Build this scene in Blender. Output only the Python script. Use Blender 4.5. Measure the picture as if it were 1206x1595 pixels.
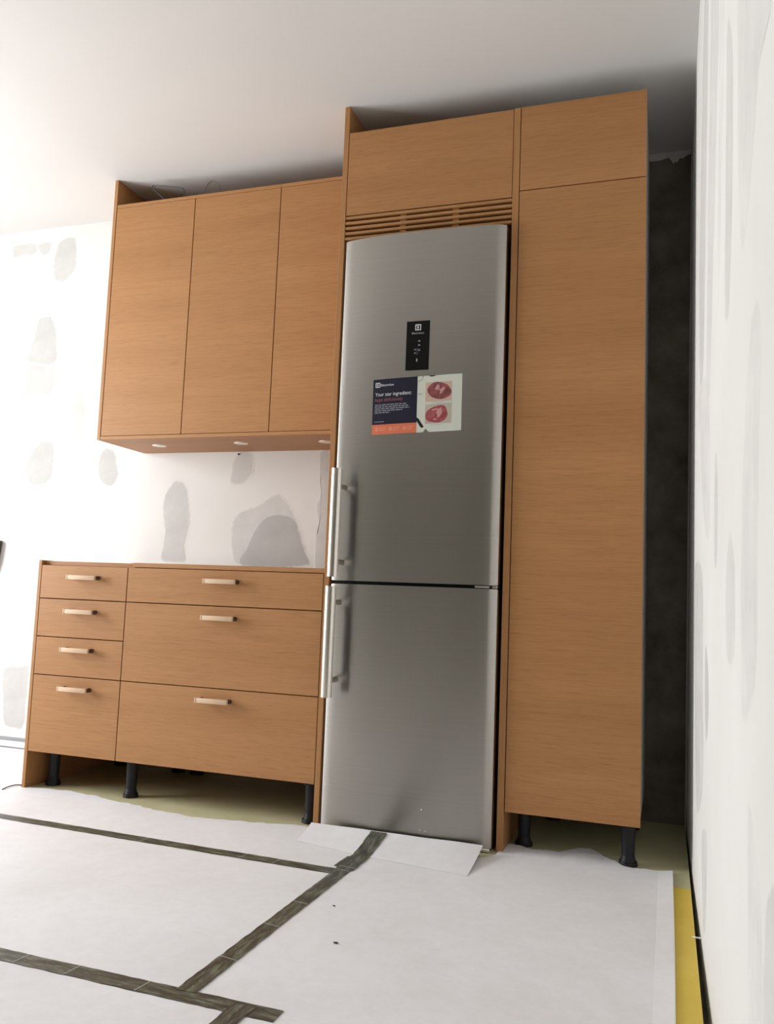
import bpy, bmesh, math, random
from mathutils import Vector, Matrix, noise

scene = bpy.context.scene
for o in list(bpy.data.objects):
    bpy.data.objects.remove(o, do_unlink=True)
C = scene.collection
random.seed(7)

# ------------------------------------------------------------------ camera
cam_d = bpy.data.cameras.new('camera')
cam = bpy.data.objects.new('camera', cam_d)
C.objects.link(cam)
cam_d.sensor_fit = 'HORIZONTAL'
cam_d.sensor_width = 36.0
cam_d.lens = 1310.47 / 1206.0 * 36.0
cam_d.clip_start = 0.02
CAM_POS = (2.3441, -3.3192, 0.7901)
YAW, PITCH, ROLL = 0.3251, 0.0974, 0.0390
_fw = Vector((-math.sin(YAW) * math.cos(PITCH), math.cos(YAW) * math.cos(PITCH), math.sin(PITCH)))
_rt0 = Vector((math.cos(YAW), math.sin(YAW), 0))
_up0 = _rt0.cross(_fw)
_rt = _rt0 * math.cos(ROLL) + _up0 * math.sin(ROLL)
_up = -_rt0 * math.sin(ROLL) + _up0 * math.cos(ROLL)
cam.matrix_world = Matrix(((_rt.x, _up.x, -_fw.x, CAM_POS[0]), (_rt.y, _up.y, -_fw.y, CAM_POS[1]),
                           (_rt.z, _up.z, -_fw.z, CAM_POS[2]), (0, 0, 0, 1)))
scene.camera = cam

# ------------------------------------------------------------------ world, daylight, exposure
scene.view_settings.view_transform = 'Standard'
scene.view_settings.look = 'None'
scene.view_settings.gamma = 1.0
scene.view_settings.use_curve_mapping = False
scene.view_settings.exposure = 0.0
world = bpy.data.worlds.new('overcast_sky')
scene.world = world
world.use_nodes = True
wb = world.node_tree.nodes['Background']
wb.inputs[0].default_value = (0.80, 0.88, 1.0, 1)
wb.inputs[1].default_value = 1.0

ROOM_L, ROOM_F, ROOM_H = -1.85, -7.0, 2.56
WIN = (-2.40, -0.90, 0.50, 2.20)       # y0, y1, z0, z1 of the daylight window in the left wall
def daylight(name, loc, rot, sx, sy, power, col):
    ld = bpy.data.lights.new(name, 'AREA')
    ld.shape = 'RECTANGLE'; ld.size = sx; ld.size_y = sy; ld.energy = power; ld.color = col
    lo = bpy.data.objects.new(name, ld); C.objects.link(lo)
    lo.location = loc; lo.rotation_euler = rot
    return lo
daylight('window_daylight', (ROOM_L - 0.16, (WIN[0] + WIN[1]) / 2, (WIN[2] + WIN[3]) / 2), (0, -math.pi / 2, 0),
         WIN[3] - WIN[2], WIN[1] - WIN[0], 152, (0.955, 0.978, 1.0))

# ------------------------------------------------------------------ material helpers
def mat(name):
    m = bpy.data.materials.new(name); m.use_nodes = True
    nt = m.node_tree
    return m, nt, nt.nodes['Principled BSDF']
def lk(nt, a, b): nt.links.new(a, b)
def simple(name, col, rough=0.5, metal=0.0, spec=0.5):
    m, nt, b = mat(name)
    b.inputs['Base Color'].default_value = (*col, 1)
    b.inputs['Roughness'].default_value = rough
    b.inputs['Metallic'].default_value = metal
    b.inputs['Specular IOR Level'].default_value = spec
    return m
def coords(nt, scale=(1, 1, 1), rand=False):
    tc = nt.nodes.new('ShaderNodeTexCoord')
    mp = nt.nodes.new('ShaderNodeMapping')
    mp.inputs['Scale'].default_value = scale
    if rand:
        oi = nt.nodes.new('ShaderNodeObjectInfo')
        ml = nt.nodes.new('ShaderNodeMath'); ml.operation = 'MULTIPLY'; ml.inputs[1].default_value = 17.0
        lk(nt, oi.outputs['Random'], ml.inputs[0])
        ad = nt.nodes.new('ShaderNodeVectorMath'); ad.operation = 'ADD'
        lk(nt, tc.outputs['Object'], ad.inputs[0]); lk(nt, ml.outputs[0], ad.inputs[1])
        lk(nt, ad.outputs[0], mp.inputs['Vector'])
    else:
        lk(nt, tc.outputs['Object'], mp.inputs['Vector'])
    return mp.outputs['Vector']
def noise_tex(nt, vec, scale, detail=3, rough=0.5, dist=0.0):
    n = nt.nodes.new('ShaderNodeTexNoise')
    n.inputs['Scale'].default_value = scale; n.inputs['Detail'].default_value = detail
    n.inputs['Roughness'].default_value = rough; n.inputs['Distortion'].default_value = dist
    lk(nt, vec, n.inputs['Vector'])
    return n.outputs['Fac']
def ramp(nt, fac, stops):
    r = nt.nodes.new('ShaderNodeValToRGB')
    el = r.color_ramp.elements
    while len(el) < len(stops): el.new(0.5)
    for e, (p, c) in zip(el, stops):
        e.position = p; e.color = (*c, 1)
    lk(nt, fac, r.inputs['Fac'])
    return r.outputs['Color']
def mix(nt, a, b, fac, mode='MIX'):
    m = nt.nodes.new('ShaderNodeMix'); m.data_type = 'RGBA'; m.blend_type = mode
    for s, v in ((m.inputs[0], fac), (m.inputs[6], a), (m.inputs[7], b)):
        if isinstance(v, (int, float)): s.default_value = v
        elif isinstance(v, tuple): s.default_value = (*v, 1)
        else: lk(nt, v, s)
    return m.outputs[2]
def bump(nt, b, h, strength, dist=0.001):
    bp = nt.nodes.new('ShaderNodeBump')
    bp.inputs['Strength'].default_value = strength; bp.inputs['Distance'].default_value = dist
    lk(nt, h, bp.inputs['Height']); lk(nt, bp.outputs['Normal'], b.inputs['Normal'])

def make_oak(name, vertical=False):
    m, nt, b = mat(name)
    sw = (lambda a, c: (c, c, a)) if vertical else (lambda a, c: (a, c, c))
    band = noise_tex(nt, coords(nt, sw(0.35, 7.0), True), 1.0, 2, 0.5)
    streak = noise_tex(nt, coords(nt, sw(3.0, 95.0), True), 1.0, 3, 0.6)
    pore = noise_tex(nt, coords(nt, sw(14.0, 420.0), True), 1.0, 2, 0.6)
    c1 = ramp(nt, band, [(0.30, (0.375, 0.176, 0.063)), (0.70, (0.425, 0.208, 0.080))])
    c2 = ramp(nt, streak, [(0.28, (0.92, 0.905, 0.89)), (0.52, (1.0, 1.0, 1.0)), (0.75, (1.03, 1.035, 1.04))])
    c3 = ramp(nt, pore, [(0.28, (0.66, 0.61, 0.56)), (0.45, (1.0, 1.0, 1.0)), (0.70, (1.10, 1.10, 1.12))])
    col = mix(nt, mix(nt, c1, c2, 1.0, 'MULTIPLY'), c3, 0.55, 'MULTIPLY')
    lk(nt, col, b.inputs['Base Color'])
    b.inputs['Roughness'].default_value = 0.48
    b.inputs['Specular IOR Level'].default_value = 0.35
    bump(nt, b, pore, 0.05, 0.0004)
    return m
OAK = make_oak('oak_veneer')
OAKV = make_oak('oak_veneer_upright', True)

def wall_color(nt):
    n1 = noise_tex(nt, coords(nt), 1.6, 4, 0.55)
    return ramp(nt, n1, [(0.3, (0.715, 0.70, 0.67)), (0.7, (0.775, 0.765, 0.74))])
def make_wall():
    m, nt, b = mat('white_plaster')
    lk(nt, wall_color(nt), b.inputs['Base Color'])
    b.inputs['Roughness'].default_value = 0.9
    bump(nt, b, noise_tex(nt, coords(nt), 60, 4, 0.6), 0.12, 0.002)
    return m
WALL = make_wall()
def make_patch():
    m, nt, b = mat('grey_filler')
    at = nt.nodes.new('ShaderNodeAttribute'); at.attribute_name = 'patch'
    sp = nt.nodes.new('ShaderNodeSeparateColor'); lk(nt, at.outputs['Color'], sp.inputs[0])
    n1 = noise_tex(nt, coords(nt), 9, 4, 0.6)
    tone = ramp(nt, n1, [(0.3, (0.90, 0.882, 0.855)), (0.7, (1.04, 1.022, 0.985))])
    cb = nt.nodes.new('ShaderNodeCombineColor')
    for i in range(3): lk(nt, sp.outputs[0], cb.inputs[i])
    col = mix(nt, cb.outputs[0], tone, 1.0, 'MULTIPLY')
    n2 = noise_tex(nt, coords(nt), 38, 4, 0.6)
    ad = nt.nodes.new('ShaderNodeMath'); ad.operation = 'MULTIPLY_ADD'
    lk(nt, n2, ad.inputs[0]); ad.inputs[1].default_value = 0.9; ad.inputs[2].default_value = -0.45
    a2 = nt.nodes.new('ShaderNodeMath'); a2.operation = 'ADD'; a2.use_clamp = True
    lk(nt, sp.outputs[1], a2.inputs[0]); lk(nt, ad.outputs[0], a2.inputs[1])
    e = ramp(nt, a2.outputs[0], [(0.18, (0, 0, 0)), (0.62, (1, 1, 1))])
    w = wall_color(nt)
    lk(nt, mix(nt, w, col, e), b.inputs['Base Color'])
    b.inputs['Roughness'].default_value = 0.9
    return m
PATCH = make_patch()
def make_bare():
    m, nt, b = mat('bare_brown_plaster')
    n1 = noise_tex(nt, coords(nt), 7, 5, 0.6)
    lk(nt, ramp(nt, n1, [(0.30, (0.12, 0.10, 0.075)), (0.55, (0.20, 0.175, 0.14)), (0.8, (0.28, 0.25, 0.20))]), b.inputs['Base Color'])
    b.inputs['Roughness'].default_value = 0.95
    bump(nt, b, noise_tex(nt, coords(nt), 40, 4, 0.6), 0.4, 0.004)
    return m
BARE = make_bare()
def make_ceiling():
    m, nt, b = mat('ceiling_paint')
    n1 = noise_tex(nt, coords(nt), 1.1, 3, 0.5)
    lk(nt, ramp(nt, n1, [(0.3, (0.65, 0.63, 0.61)), (0.7, (0.69, 0.67, 0.65))]), b.inputs['Base Color'])
    b.inputs['Roughness'].default_value = 0.9
    bump(nt, b, noise_tex(nt, coords(nt), 90, 3, 0.6), 0.06, 0.002)
    return m
CEIL = make_ceiling()
def make_floor():
    m, nt, b = mat('olive_linoleum')
    n1 = noise_tex(nt, coords(nt), 5, 4, 0.6)
    lk(nt, ramp(nt, n1, [(0.3, (0.50, 0.47, 0.27)), (0.7, (0.60, 0.56, 0.35))]), b.inputs['Base Color'])
    b.inputs['Roughness'].default_value = 0.45
    return m
FLOOR = make_floor()
def make_yellow():
    m, nt, b = mat('yellow_underlay')
    n1 = noise_tex(nt, coords(nt), 5, 4, 0.6)
    lk(nt, ramp(nt, n1, [(0.3, (0.70, 0.50, 0.055)), (0.7, (0.82, 0.61, 0.10))]), b.inputs['Base Color'])
    b.inputs['Roughness'].default_value = 0.45
    return m
YELLOW = make_yellow()
def make_paper():
    m, nt, b = mat('white_floor_paper')
    n1 = noise_tex(nt, coords(nt), 2.3, 5, 0.6, 0.4)
    n2 = noise_tex(nt, coords(nt), 26, 4, 0.7)
    c1 = ramp(nt, n1, [(0.28, (0.74, 0.725, 0.72)), (0.5, (0.80, 0.79, 0.80)), (0.72, (0.84, 0.835, 0.85))])
    c2 = ramp(nt, n2, [(0.3, (0.96, 0.955, 0.95)), (0.6, (1, 1, 1))])
    lk(nt, mix(nt, c1, c2, 1.0, 'MULTIPLY'), b.inputs['Base Color'])
    b.inputs['Roughness'].default_value = 0.62
    b.inputs['Specular IOR Level'].default_value = 0.4
    bump(nt, b, noise_tex(nt, coords(nt), 14, 4, 0.6), 0.15, 0.003)
    return m
PAPER = make_paper()
def make_tape():
    m, nt, b = mat('dark_printed_tape')
    tc = coords(nt)
    tv = coords(nt, (14.0, 75.0, 1.0))
    n1 = noise_tex(nt, tv, 1.0, 4, 0.7)
    n2 = noise_tex(nt, coords(nt, (3.5, 3.5, 1)), 1.0, 2, 0.5)
    n3 = noise_tex(nt, coords(nt, (60.0, 160.0, 1.0)), 1.0, 2, 0.5)
    base = ramp(nt, n2, [(0.35, (0.040, 0.034, 0.028)), (0.65, (0.062, 0.064, 0.046))])
    pr = ramp(nt, n1, [(0.46, (0, 0, 0)), (0.57, (0.5, 0.5, 0.5)), (0.66, (1, 1, 1))])
    c = mix(nt, base, (0.19, 0.215, 0.155), pr)
    sp = ramp(nt, n3, [(0.66, (0, 0, 0)), (0.74, (0.7, 0.7, 0.7))])
    c = mix(nt, c, (0.30, 0.30, 0.26), sp)
    lk(nt, c, b.inputs['Base Color'])
    b.inputs['Roughness'].default_value = 0.38
    return m
TAPE = make_tape()
def make_steel(name, col, rough, aniso=0.75):
    m, nt, b = mat(name)
    n1 = noise_tex(nt, coords(nt, (1.5, 1.5, 260.0)), 1.0, 3, 0.6)
    lk(nt, ramp(nt, n1, [(0.3, tuple(c * 0.95 for c in col)), (0.7, col)]), b.inputs['Base Color'])
    b.inputs['Metallic'].default_value = 1.0
    b.inputs['Roughness'].default_value = rough
    if aniso:
        b.inputs['Anisotropic'].default_value = aniso
        b.inputs['Anisotropic Rotation'].default_value = 0.25
        tg = nt.nodes.new('ShaderNodeTangent'); tg.direction_type = 'RADIAL'; tg.axis = 'Z'
        lk(nt, tg.outputs[0], b.inputs['Tangent'])
    return m
STEEL = make_steel('brushed_steel', (0.46, 0.44, 0.41), 0.30, 0.85)
SATIN = make_steel('satin_aluminium', (0.86, 0.82, 0.76), 0.30, 0)
NICKEL = simple('champagne_lacquer', (0.66, 0.475, 0.32), 0.55, 0, .25)
GREYP = simple('dark_grey_cabinet_metal', (0.09, 0.09, 0.09), 0.5)
BLACKP = simple('black_plastic', (0.011, 0.010, 0.012), 0.5, 0, .3)
DARKB = simple('brown_crumb_post_shade', (0.05, 0.035, 0.022), 0.5)  # crumb brown, also the painted-in shade on the drawer handle posts
GLASSB = simple('black_glass', (0.006, 0.006, 0.005), 0.3, 0, .15)
MELA = simple('white_melamine', (0.80, 0.79, 0.78), 0.4)
WHITE = simple('white_print', (0.66, 0.66, 0.66), 0.6, 0, .3)
GREYPR = simple('grey_print', (0.22, 0.22, 0.25), 0.55)
GREYL = simple('pale_grey_print', (0.42, 0.42, 0.40), 0.55)
NAVY = simple('navy_print', (0.014, 0.013, 0.026), 0.7, 0, .2)
CORAL = simple('coral_print', (0.60, 0.15, 0.075), 0.6, 0, .3)
CORALL = simple('pale_coral_print', (0.66, 0.24, 0.16), 0.6, 0, .3)
MAROON = simple('salmon_text_print', (0.27, 0.075, 0.08), 0.6)
PINKBG = simple('pale_pink_print', (0.52, 0.36, 0.29), 0.6, 0, .3)
CREAM = simple('cream_print', (0.56, 0.575, 0.50), 0.6, 0, .3)
BONE = simple('fat_pink_print', (0.50, 0.26, 0.24), 0.6, 0, .3)
def make_meat(name, a, c):
    m, nt, b = mat(name)
    n = noise_tex(nt, coords(nt), 60, 3, 0.6, 0.5)
    lk(nt, ramp(nt, n, [(0.36, a), (0.6, c)]), b.inputs['Base Color'])
    b.inputs['Roughness'].default_value = 0.5
    return m
MEAT1 = make_meat('dark_meat_print', (0.12, 0.025, 0.022), (0.26, 0.07, 0.065))
MEAT2 = make_meat('red_meat_print', (0.22, 0.03, 0.04), (0.36, 0.08, 0.085))
BASEW = simple('white_skirting_paint', (0.80, 0.80, 0.80), 0.5)
PLASTER_WHITE = simple('plaster_crumb', (0.80, 0.79, 0.76), 0.8)
WIREM = simple('dark_wire', (0.045, 0.038, 0.034), 0.5)
PUCK = simple('pale_lamp_lens', (0.80, 0.76, 0.70), 0.3)

# ------------------------------------------------------------------ mesh helpers
WO = {}
def bbox_base(bm):
    xs = [v.co.x for v in bm.verts]; ys = [v.co.y for v in bm.verts]; zs = [v.co.z for v in bm.verts]
    return Vector(((min(xs) + max(xs)) / 2, (min(ys) + max(ys)) / 2, min(zs)))
def obj(name, bm, material, parent=None, origin=None, smooth=None):
    """links the bmesh (world coordinates) as one mesh object whose origin sits at its base"""
    org = Vector(origin) if origin is not None else bbox_base(bm)
    bmesh.ops.translate(bm, verts=bm.verts, vec=-org)
    bmesh.ops.recalc_face_normals(bm, faces=bm.faces)
    if smooth is not None:
        for f in bm.faces: f.smooth = True
        for e in bm.edges:
            if len(e.link_faces) == 2 and e.calc_face_angle(0) > math.radians(smooth): e.smooth = False
    me = bpy.data.meshes.new(name)
    bm.to_mesh(me); bm.free()
    mats = material if isinstance(material, (list, tuple)) else [material]
    for m in mats: me.materials.append(m)
    o = bpy.data.objects.new(name, me); C.objects.link(o)
    if parent is not None:
        o.parent = parent; o.location = org - WO[parent]
    else:
        o.location = org
    WO[o] = org
    return o
def thing(name, label, cat, loc, group=None):
    o = bpy.data.objects.new(name, None); C.objects.link(o)
    o.empty_display_size = 0.05
    o.location = loc; WO[o] = Vector(loc)
    return tag(o, label, cat, group)
def tag(o, label, cat, group=None):
    o['label'] = label; o['category'] = cat
    if group: o['group'] = group
    return o
def struct(name, bm, material, smooth=None):
    o = obj(name, bm, material, None, (0, 0, 0), smooth)
    o['kind'] = 'structure'
    return o
def box(bm, x0, x1, y0, y1, z0, z1, bev=0.0, seg=1):
    r = bmesh.ops.create_cube(bm, size=1.0)
    vs = r['verts']
    for v in vs:
        v.co = Vector((x0 + (v.co.x + .5) * (x1 - x0), y0 + (v.co.y + .5) * (y1 - y0), z0 + (v.co.z + .5) * (z1 - z0)))
    if bev:
        es = list({e for v in vs for e in v.link_edges})
        bmesh.ops.bevel(bm, geom=es, offset=bev, segments=seg, profile=0.5, affect='EDGES')
    return bm
def bx(*a, **k): return box(bmesh.new(), *a, **k)
def cyl(bm, p0, p1, r0, r1=None, seg=16):
    r1 = r0 if r1 is None else r1
    p0, p1 = Vector(p0), Vector(p1); d = p1 - p0
    r = bmesh.ops.create_cone(bm, cap_ends=True, segments=seg, radius1=r0, radius2=r1, depth=d.length)
    q = d.to_track_quat('Z', 'Y').to_matrix().to_4x4()
    bmesh.ops.transform(bm, matrix=Matrix.Translation((p0 + p1) / 2) @ q, verts=r['verts'])
    return bm
def prism(bm, pts, axis, a, b):
    """polygon pts extruded along axis from a to b; pts in the other two axes in xyz order"""
    def mk(p, t):
        return {'x': Vector((t, p[0], p[1])), 'y': Vector((p[0], t, p[1])), 'z': Vector((p[0], p[1], t))}[axis]
    v0 = [bm.verts.new(mk(p, a)) for p in pts]; v1 = [bm.verts.new(mk(p, b)) for p in pts]
    n = len(pts)
    bm.faces.new(v0); bm.faces.new(v1)
    for i in range(n): bm.faces.new((v0[i], v0[(i + 1) % n], v1[(i + 1) % n], v1[i]))
    return bm
def tube(bm, path, r, seg=8):
    pts = [Vector(p) for p in path]; rings = []
    for i, p in enumerate(pts):
        t = (pts[min(i + 1, len(pts) - 1)] - pts[max(i - 1, 0)]).normalized()
        u = t.cross(Vector((0, 0, 1)) if abs(t.z) < .9 else Vector((1, 0, 0))).normalized(); w = t.cross(u)
        rings.append([bm.verts.new(p + r * (math.cos(2 * math.pi * k / seg) * u + math.sin(2 * math.pi * k / seg) * w)) for k in range(seg)])
    for a, b in zip(rings, rings[1:]):
        for k in range(seg): bm.faces.new((a[k], a[(k + 1) % seg], b[(k + 1) % seg], b[k]))
    bm.faces.new(rings[0]); bm.faces.new(rings[-1])
    return bm
def smooth_loop(pts, n=4):
    out = []
    m = len(pts)
    for i in range(m):
        p0, p1, p2, p3 = (Vector(pts[(i + k - 1) % m]) for k in range(4))
        for k in range(n):
            t = k / n
            out.append(0.5 * ((2 * p1) + (p2 - p0) * t + (2 * p0 - 5 * p1 + 4 * p2 - p3) * t * t + (3 * p1 - p0 - 3 * p2 + p3) * t ** 3))
    return out
def smooth_path(pts, n=6):
    out = []
    m = len(pts)
    for i in range(m - 1):
        p0, p1, p2, p3 = (Vector(pts[min(max(i + k - 1, 0), m - 1)]) for k in range(4))
        for k in range(n):
            t = k / n
            out.append(0.5 * ((2 * p1) + (p2 - p0) * t + (2 * p0 - 5 * p1 + 4 * p2 - p3) * t * t + (3 * p1 - p0 - 3 * p2 + p3) * t ** 3))
    out.append(Vector(pts[-1]))
    return out

# ------------------------------------------------------------------ the room
def xw(y, z):            # the right wall leans and splays a little
    return (2.409 - 0.0133 * y) * (1 - z / 2.56) + 2.4215 * z / 2.56
def floor_edge(y): return 2.409 - 0.0133 * y - 0.004 + 0.0085 * y      # the floor stops short of the right wall: a dark slot
bm = bmesh.new()
prism(bm, [(ROOM_L - 0.2, 0), (floor_edge(0), 0), (floor_edge(-2.2), -2.2), (floor_edge(-2.2), -3.4), (4.3, -3.4), (4.3, ROOM_F - 0.2), (ROOM_L - 0.2, ROOM_F - 0.2)], 'z', -0.06, 0.0)
floor = struct('floor', bm, FLOOR)
obj('subfloor', bx(ROOM_L - 0.2, 4.3, ROOM_F - 0.2, 0.2, -0.20, -0.0601), BARE, floor)
bm = bmesh.new(); box(bm, ROOM_L - 0.2, 4.3, ROOM_F - 0.2, 0.2, ROOM_H, ROOM_H + 0.15)
struct('ceiling', bm, CEIL)
wall_back = struct('wall_back', bx(ROOM_L - 0.2, 3.0, 0.0, 0.2, -0.06, ROOM_H), WALL)
bm = bmesh.new()          # right wall
NY, NZ = 12, 8
def rw(i, j): return (-i / NY * 3.4, -0.06 + j / NZ * (ROOM_H + 0.06))
fr = [[bm.verts.new((xw(*rw(i, j)), *rw(i, j))) for j in range(NZ + 1)] for i in range(NY + 1)]
bk = [[bm.verts.new((2.62, *rw(i, j))) for j in range(NZ + 1)] for i in range(NY + 1)]
for g in (fr, bk):
    for i in range(NY):
        for j in range(NZ): bm.faces.new((g[i][j], g[i + 1][j], g[i + 1][j + 1], g[i][j + 1]))
for i in range(NY):
    for j in (0, NZ): bm.faces.new((fr[i][j], fr[i + 1][j], bk[i + 1][j], bk[i][j]))
for j in range(NZ):
    for i in (0, NY): bm.faces.new((fr[i][j], fr[i][j + 1], bk[i][j + 1], bk[i][j]))
wall_right = struct('wall_right', bm, WALL)
bm = bmesh.new()          # left wall with the window opening
x0, x1 = ROOM_L - 0.2, ROOM_L
box(bm, x0, x1, ROOM_F, WIN[0], 0, ROOM_H); box(bm, x0, x1, WIN[1], 0, 0, ROOM_H)
box(bm, x0, x1, WIN[0], WIN[1], 0, WIN[2]); box(bm, x0, x1, WIN[0], WIN[1], WIN[3], ROOM_H)
struct('wall_left', bm, WALL)
struct('wall_front', bx(ROOM_L - 0.2, 4.3, ROOM_F - 0.2, ROOM_F, 0, ROOM_H), BARE)  # unseen rear wall, set far back and dark to cut bounced light
bm = bx(4.1, 4.3, ROOM_F, -3.4, 0, ROOM_H); box(bm, 2.63, 4.3, -3.4, -3.2, 0, ROOM_H)     # unseen hall added behind the camera to darken the fridge door's reflection
struct('wall_hall_added', bm, BARE)
bm = bmesh.new()
fw = 0.06
ya, yb, za, zb = WIN
for a in ((ya, ya + fw, za, zb), (yb - fw, yb, za, zb), (ya, yb, za, za + fw), (ya, yb, zb - fw, zb), ((ya + yb) / 2 - .03, (ya + yb) / 2 + .03, za, zb)):
    box(bm, ROOM_L - 0.12, ROOM_L - 0.06, *a, bev=0.004)
struct('window_1', bm, BASEW)
bm = bmesh.new()          # low skirting on the back wall, left of the cabinets
prism(bm, [(-0.001, 0.001), (-0.020, 0.001), (-0.020, 0.022), (-0.016, 0.026), (-0.008, 0.030), (-0.001, 0.031)], 'x', ROOM_L + 0.001, -0.02)
struct('baseboard_back', bm, BASEW)
struct('shade_strip_1', bx(ROOM_L + 0.001, -0.02, -0.006, -0.0005, 0.0315, 0.046), simple('grey_shade_line', (0.30, 0.31, 0.33), 0.8))  # grey strip paints the shadow line above the skirting
struct('shade_strip_2', bx(ROOM_L + 0.001, -0.02, -0.026, -0.0205, 0.0005, 0.0055), simple('dark_shade_line', (0.16, 0.16, 0.18), 0.8))  # dark strip paints the shadow gap at the foot of the skirting

BACK_PATCHES = [
  (0.60, [(-0.845,2.484), (-0.780,2.488), (-0.716,2.485), (-0.707,2.440), (-0.766,2.429), (-0.830,2.421)]),
  (0.72, [(-0.829,2.411), (-0.708,2.410), (-0.692,2.284), (-0.676,2.157), (-0.677,2.084), (-0.745,2.048), (-0.815,2.036), (-0.823,2.194)]),
  (0.60, [(-0.691,2.476), (-0.660,2.483), (-0.620,2.479), (-0.620,2.442), (-0.650,2.425), (-0.680,2.448)]),
  (0.58, [(-0.576,2.434), (-0.554,2.486), (-0.469,2.487), (-0.457,2.403), (-0.456,2.344), (-0.486,2.300), (-0.523,2.280), (-0.567,2.291), (-0.583,2.342), (-0.584,2.392)]),
  (0.66, [(-0.966,2.232), (-0.901,2.241), (-0.853,2.247), (-0.840,2.162), (-0.840,2.078), (-0.834,1.944), (-0.894,1.931), (-0.946,1.967)]),
  (0.52, [(-0.645,2.088), (-0.603,2.095), (-0.567,2.086), (-0.539,1.993), (-0.531,1.869), (-0.616,1.863), (-0.696,1.881), (-0.692,1.920), (-0.668,2.001)]),
  (0.54, [(-0.670,1.860), (-0.600,1.859), (-0.534,1.859), (-0.531,1.781), (-0.536,1.711), (-0.617,1.711), (-0.688,1.717), (-0.700,1.763), (-0.694,1.821)]),
  (0.60, [(-0.411,1.680), (-0.356,1.688), (-0.333,1.598), (-0.338,1.535), (-0.345,1.482), (-0.386,1.490), (-0.402,1.585)]),
  (0.50, [(-0.602,1.440), (-0.555,1.468), (-0.508,1.454), (-0.497,1.381), (-0.501,1.302), (-0.535,1.265), (-0.611,1.256), (-0.646,1.297), (-0.660,1.361)]),
  (0.66, [(-0.392,1.427), (-0.332,1.426), (-0.323,1.363), (-0.327,1.282), (-0.379,1.286), (-0.393,1.358)]),
  (0.54, [(-0.231,1.356), (-0.220,1.399), (-0.193,1.426), (-0.148,1.404), (-0.129,1.345), (-0.127,1.284), (-0.150,1.254), (-0.194,1.263), (-0.226,1.300)]),
  (0.62, [(0.487,1.300), (0.496,1.358), (0.527,1.393), (0.558,1.398), (0.582,1.369), (0.582,1.317), (0.559,1.276), (0.522,1.256), (0.489,1.265)]),
  (0.58, [(0.141,1.163), (0.160,1.226), (0.192,1.261), (0.233,1.258), (0.259,1.213), (0.276,1.119), (0.275,1.032), (0.263,0.973), (0.268,0.909), (0.157,0.907), (0.158,0.977), (0.159,1.060), (0.145,1.113)]),
  (0.62, [(0.505,1.021), (0.519,1.098), (0.571,1.133), (0.633,1.156), (0.709,1.199), (0.754,1.173), (0.790,1.123), (0.824,1.062), (0.842,1.017), (0.859,0.913), (0.695,0.903), (0.545,0.899), (0.516,0.955)]),
  (0.46, [(0.570,0.894), (0.584,0.974), (0.624,1.054), (0.659,1.094), (0.714,1.114), (0.769,1.111), (0.808,1.081), (0.832,1.023), (0.854,0.957), (0.860,0.902)]),
  (0.55, [(-0.686,0.352), (-0.600,0.373), (-0.547,0.370), (-0.548,0.225), (-0.551,0.105), (-0.602,0.095), (-0.656,0.103), (-0.679,0.215)]),
  (0.60, [(0.910,1.386), (0.949,1.389), (0.962,1.235), (0.965,1.069), (0.964,0.893), (0.914,0.892), (0.906,0.985), (0.920,1.068), (0.910,1.151), (0.921,1.235), (0.913,1.319)]),
  (0.62, [(-0.686,0.918), (-0.657,0.934), (-0.625,0.932), (-0.626,0.863), (-0.639,0.832), (-0.679,0.849)]),
]
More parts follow.
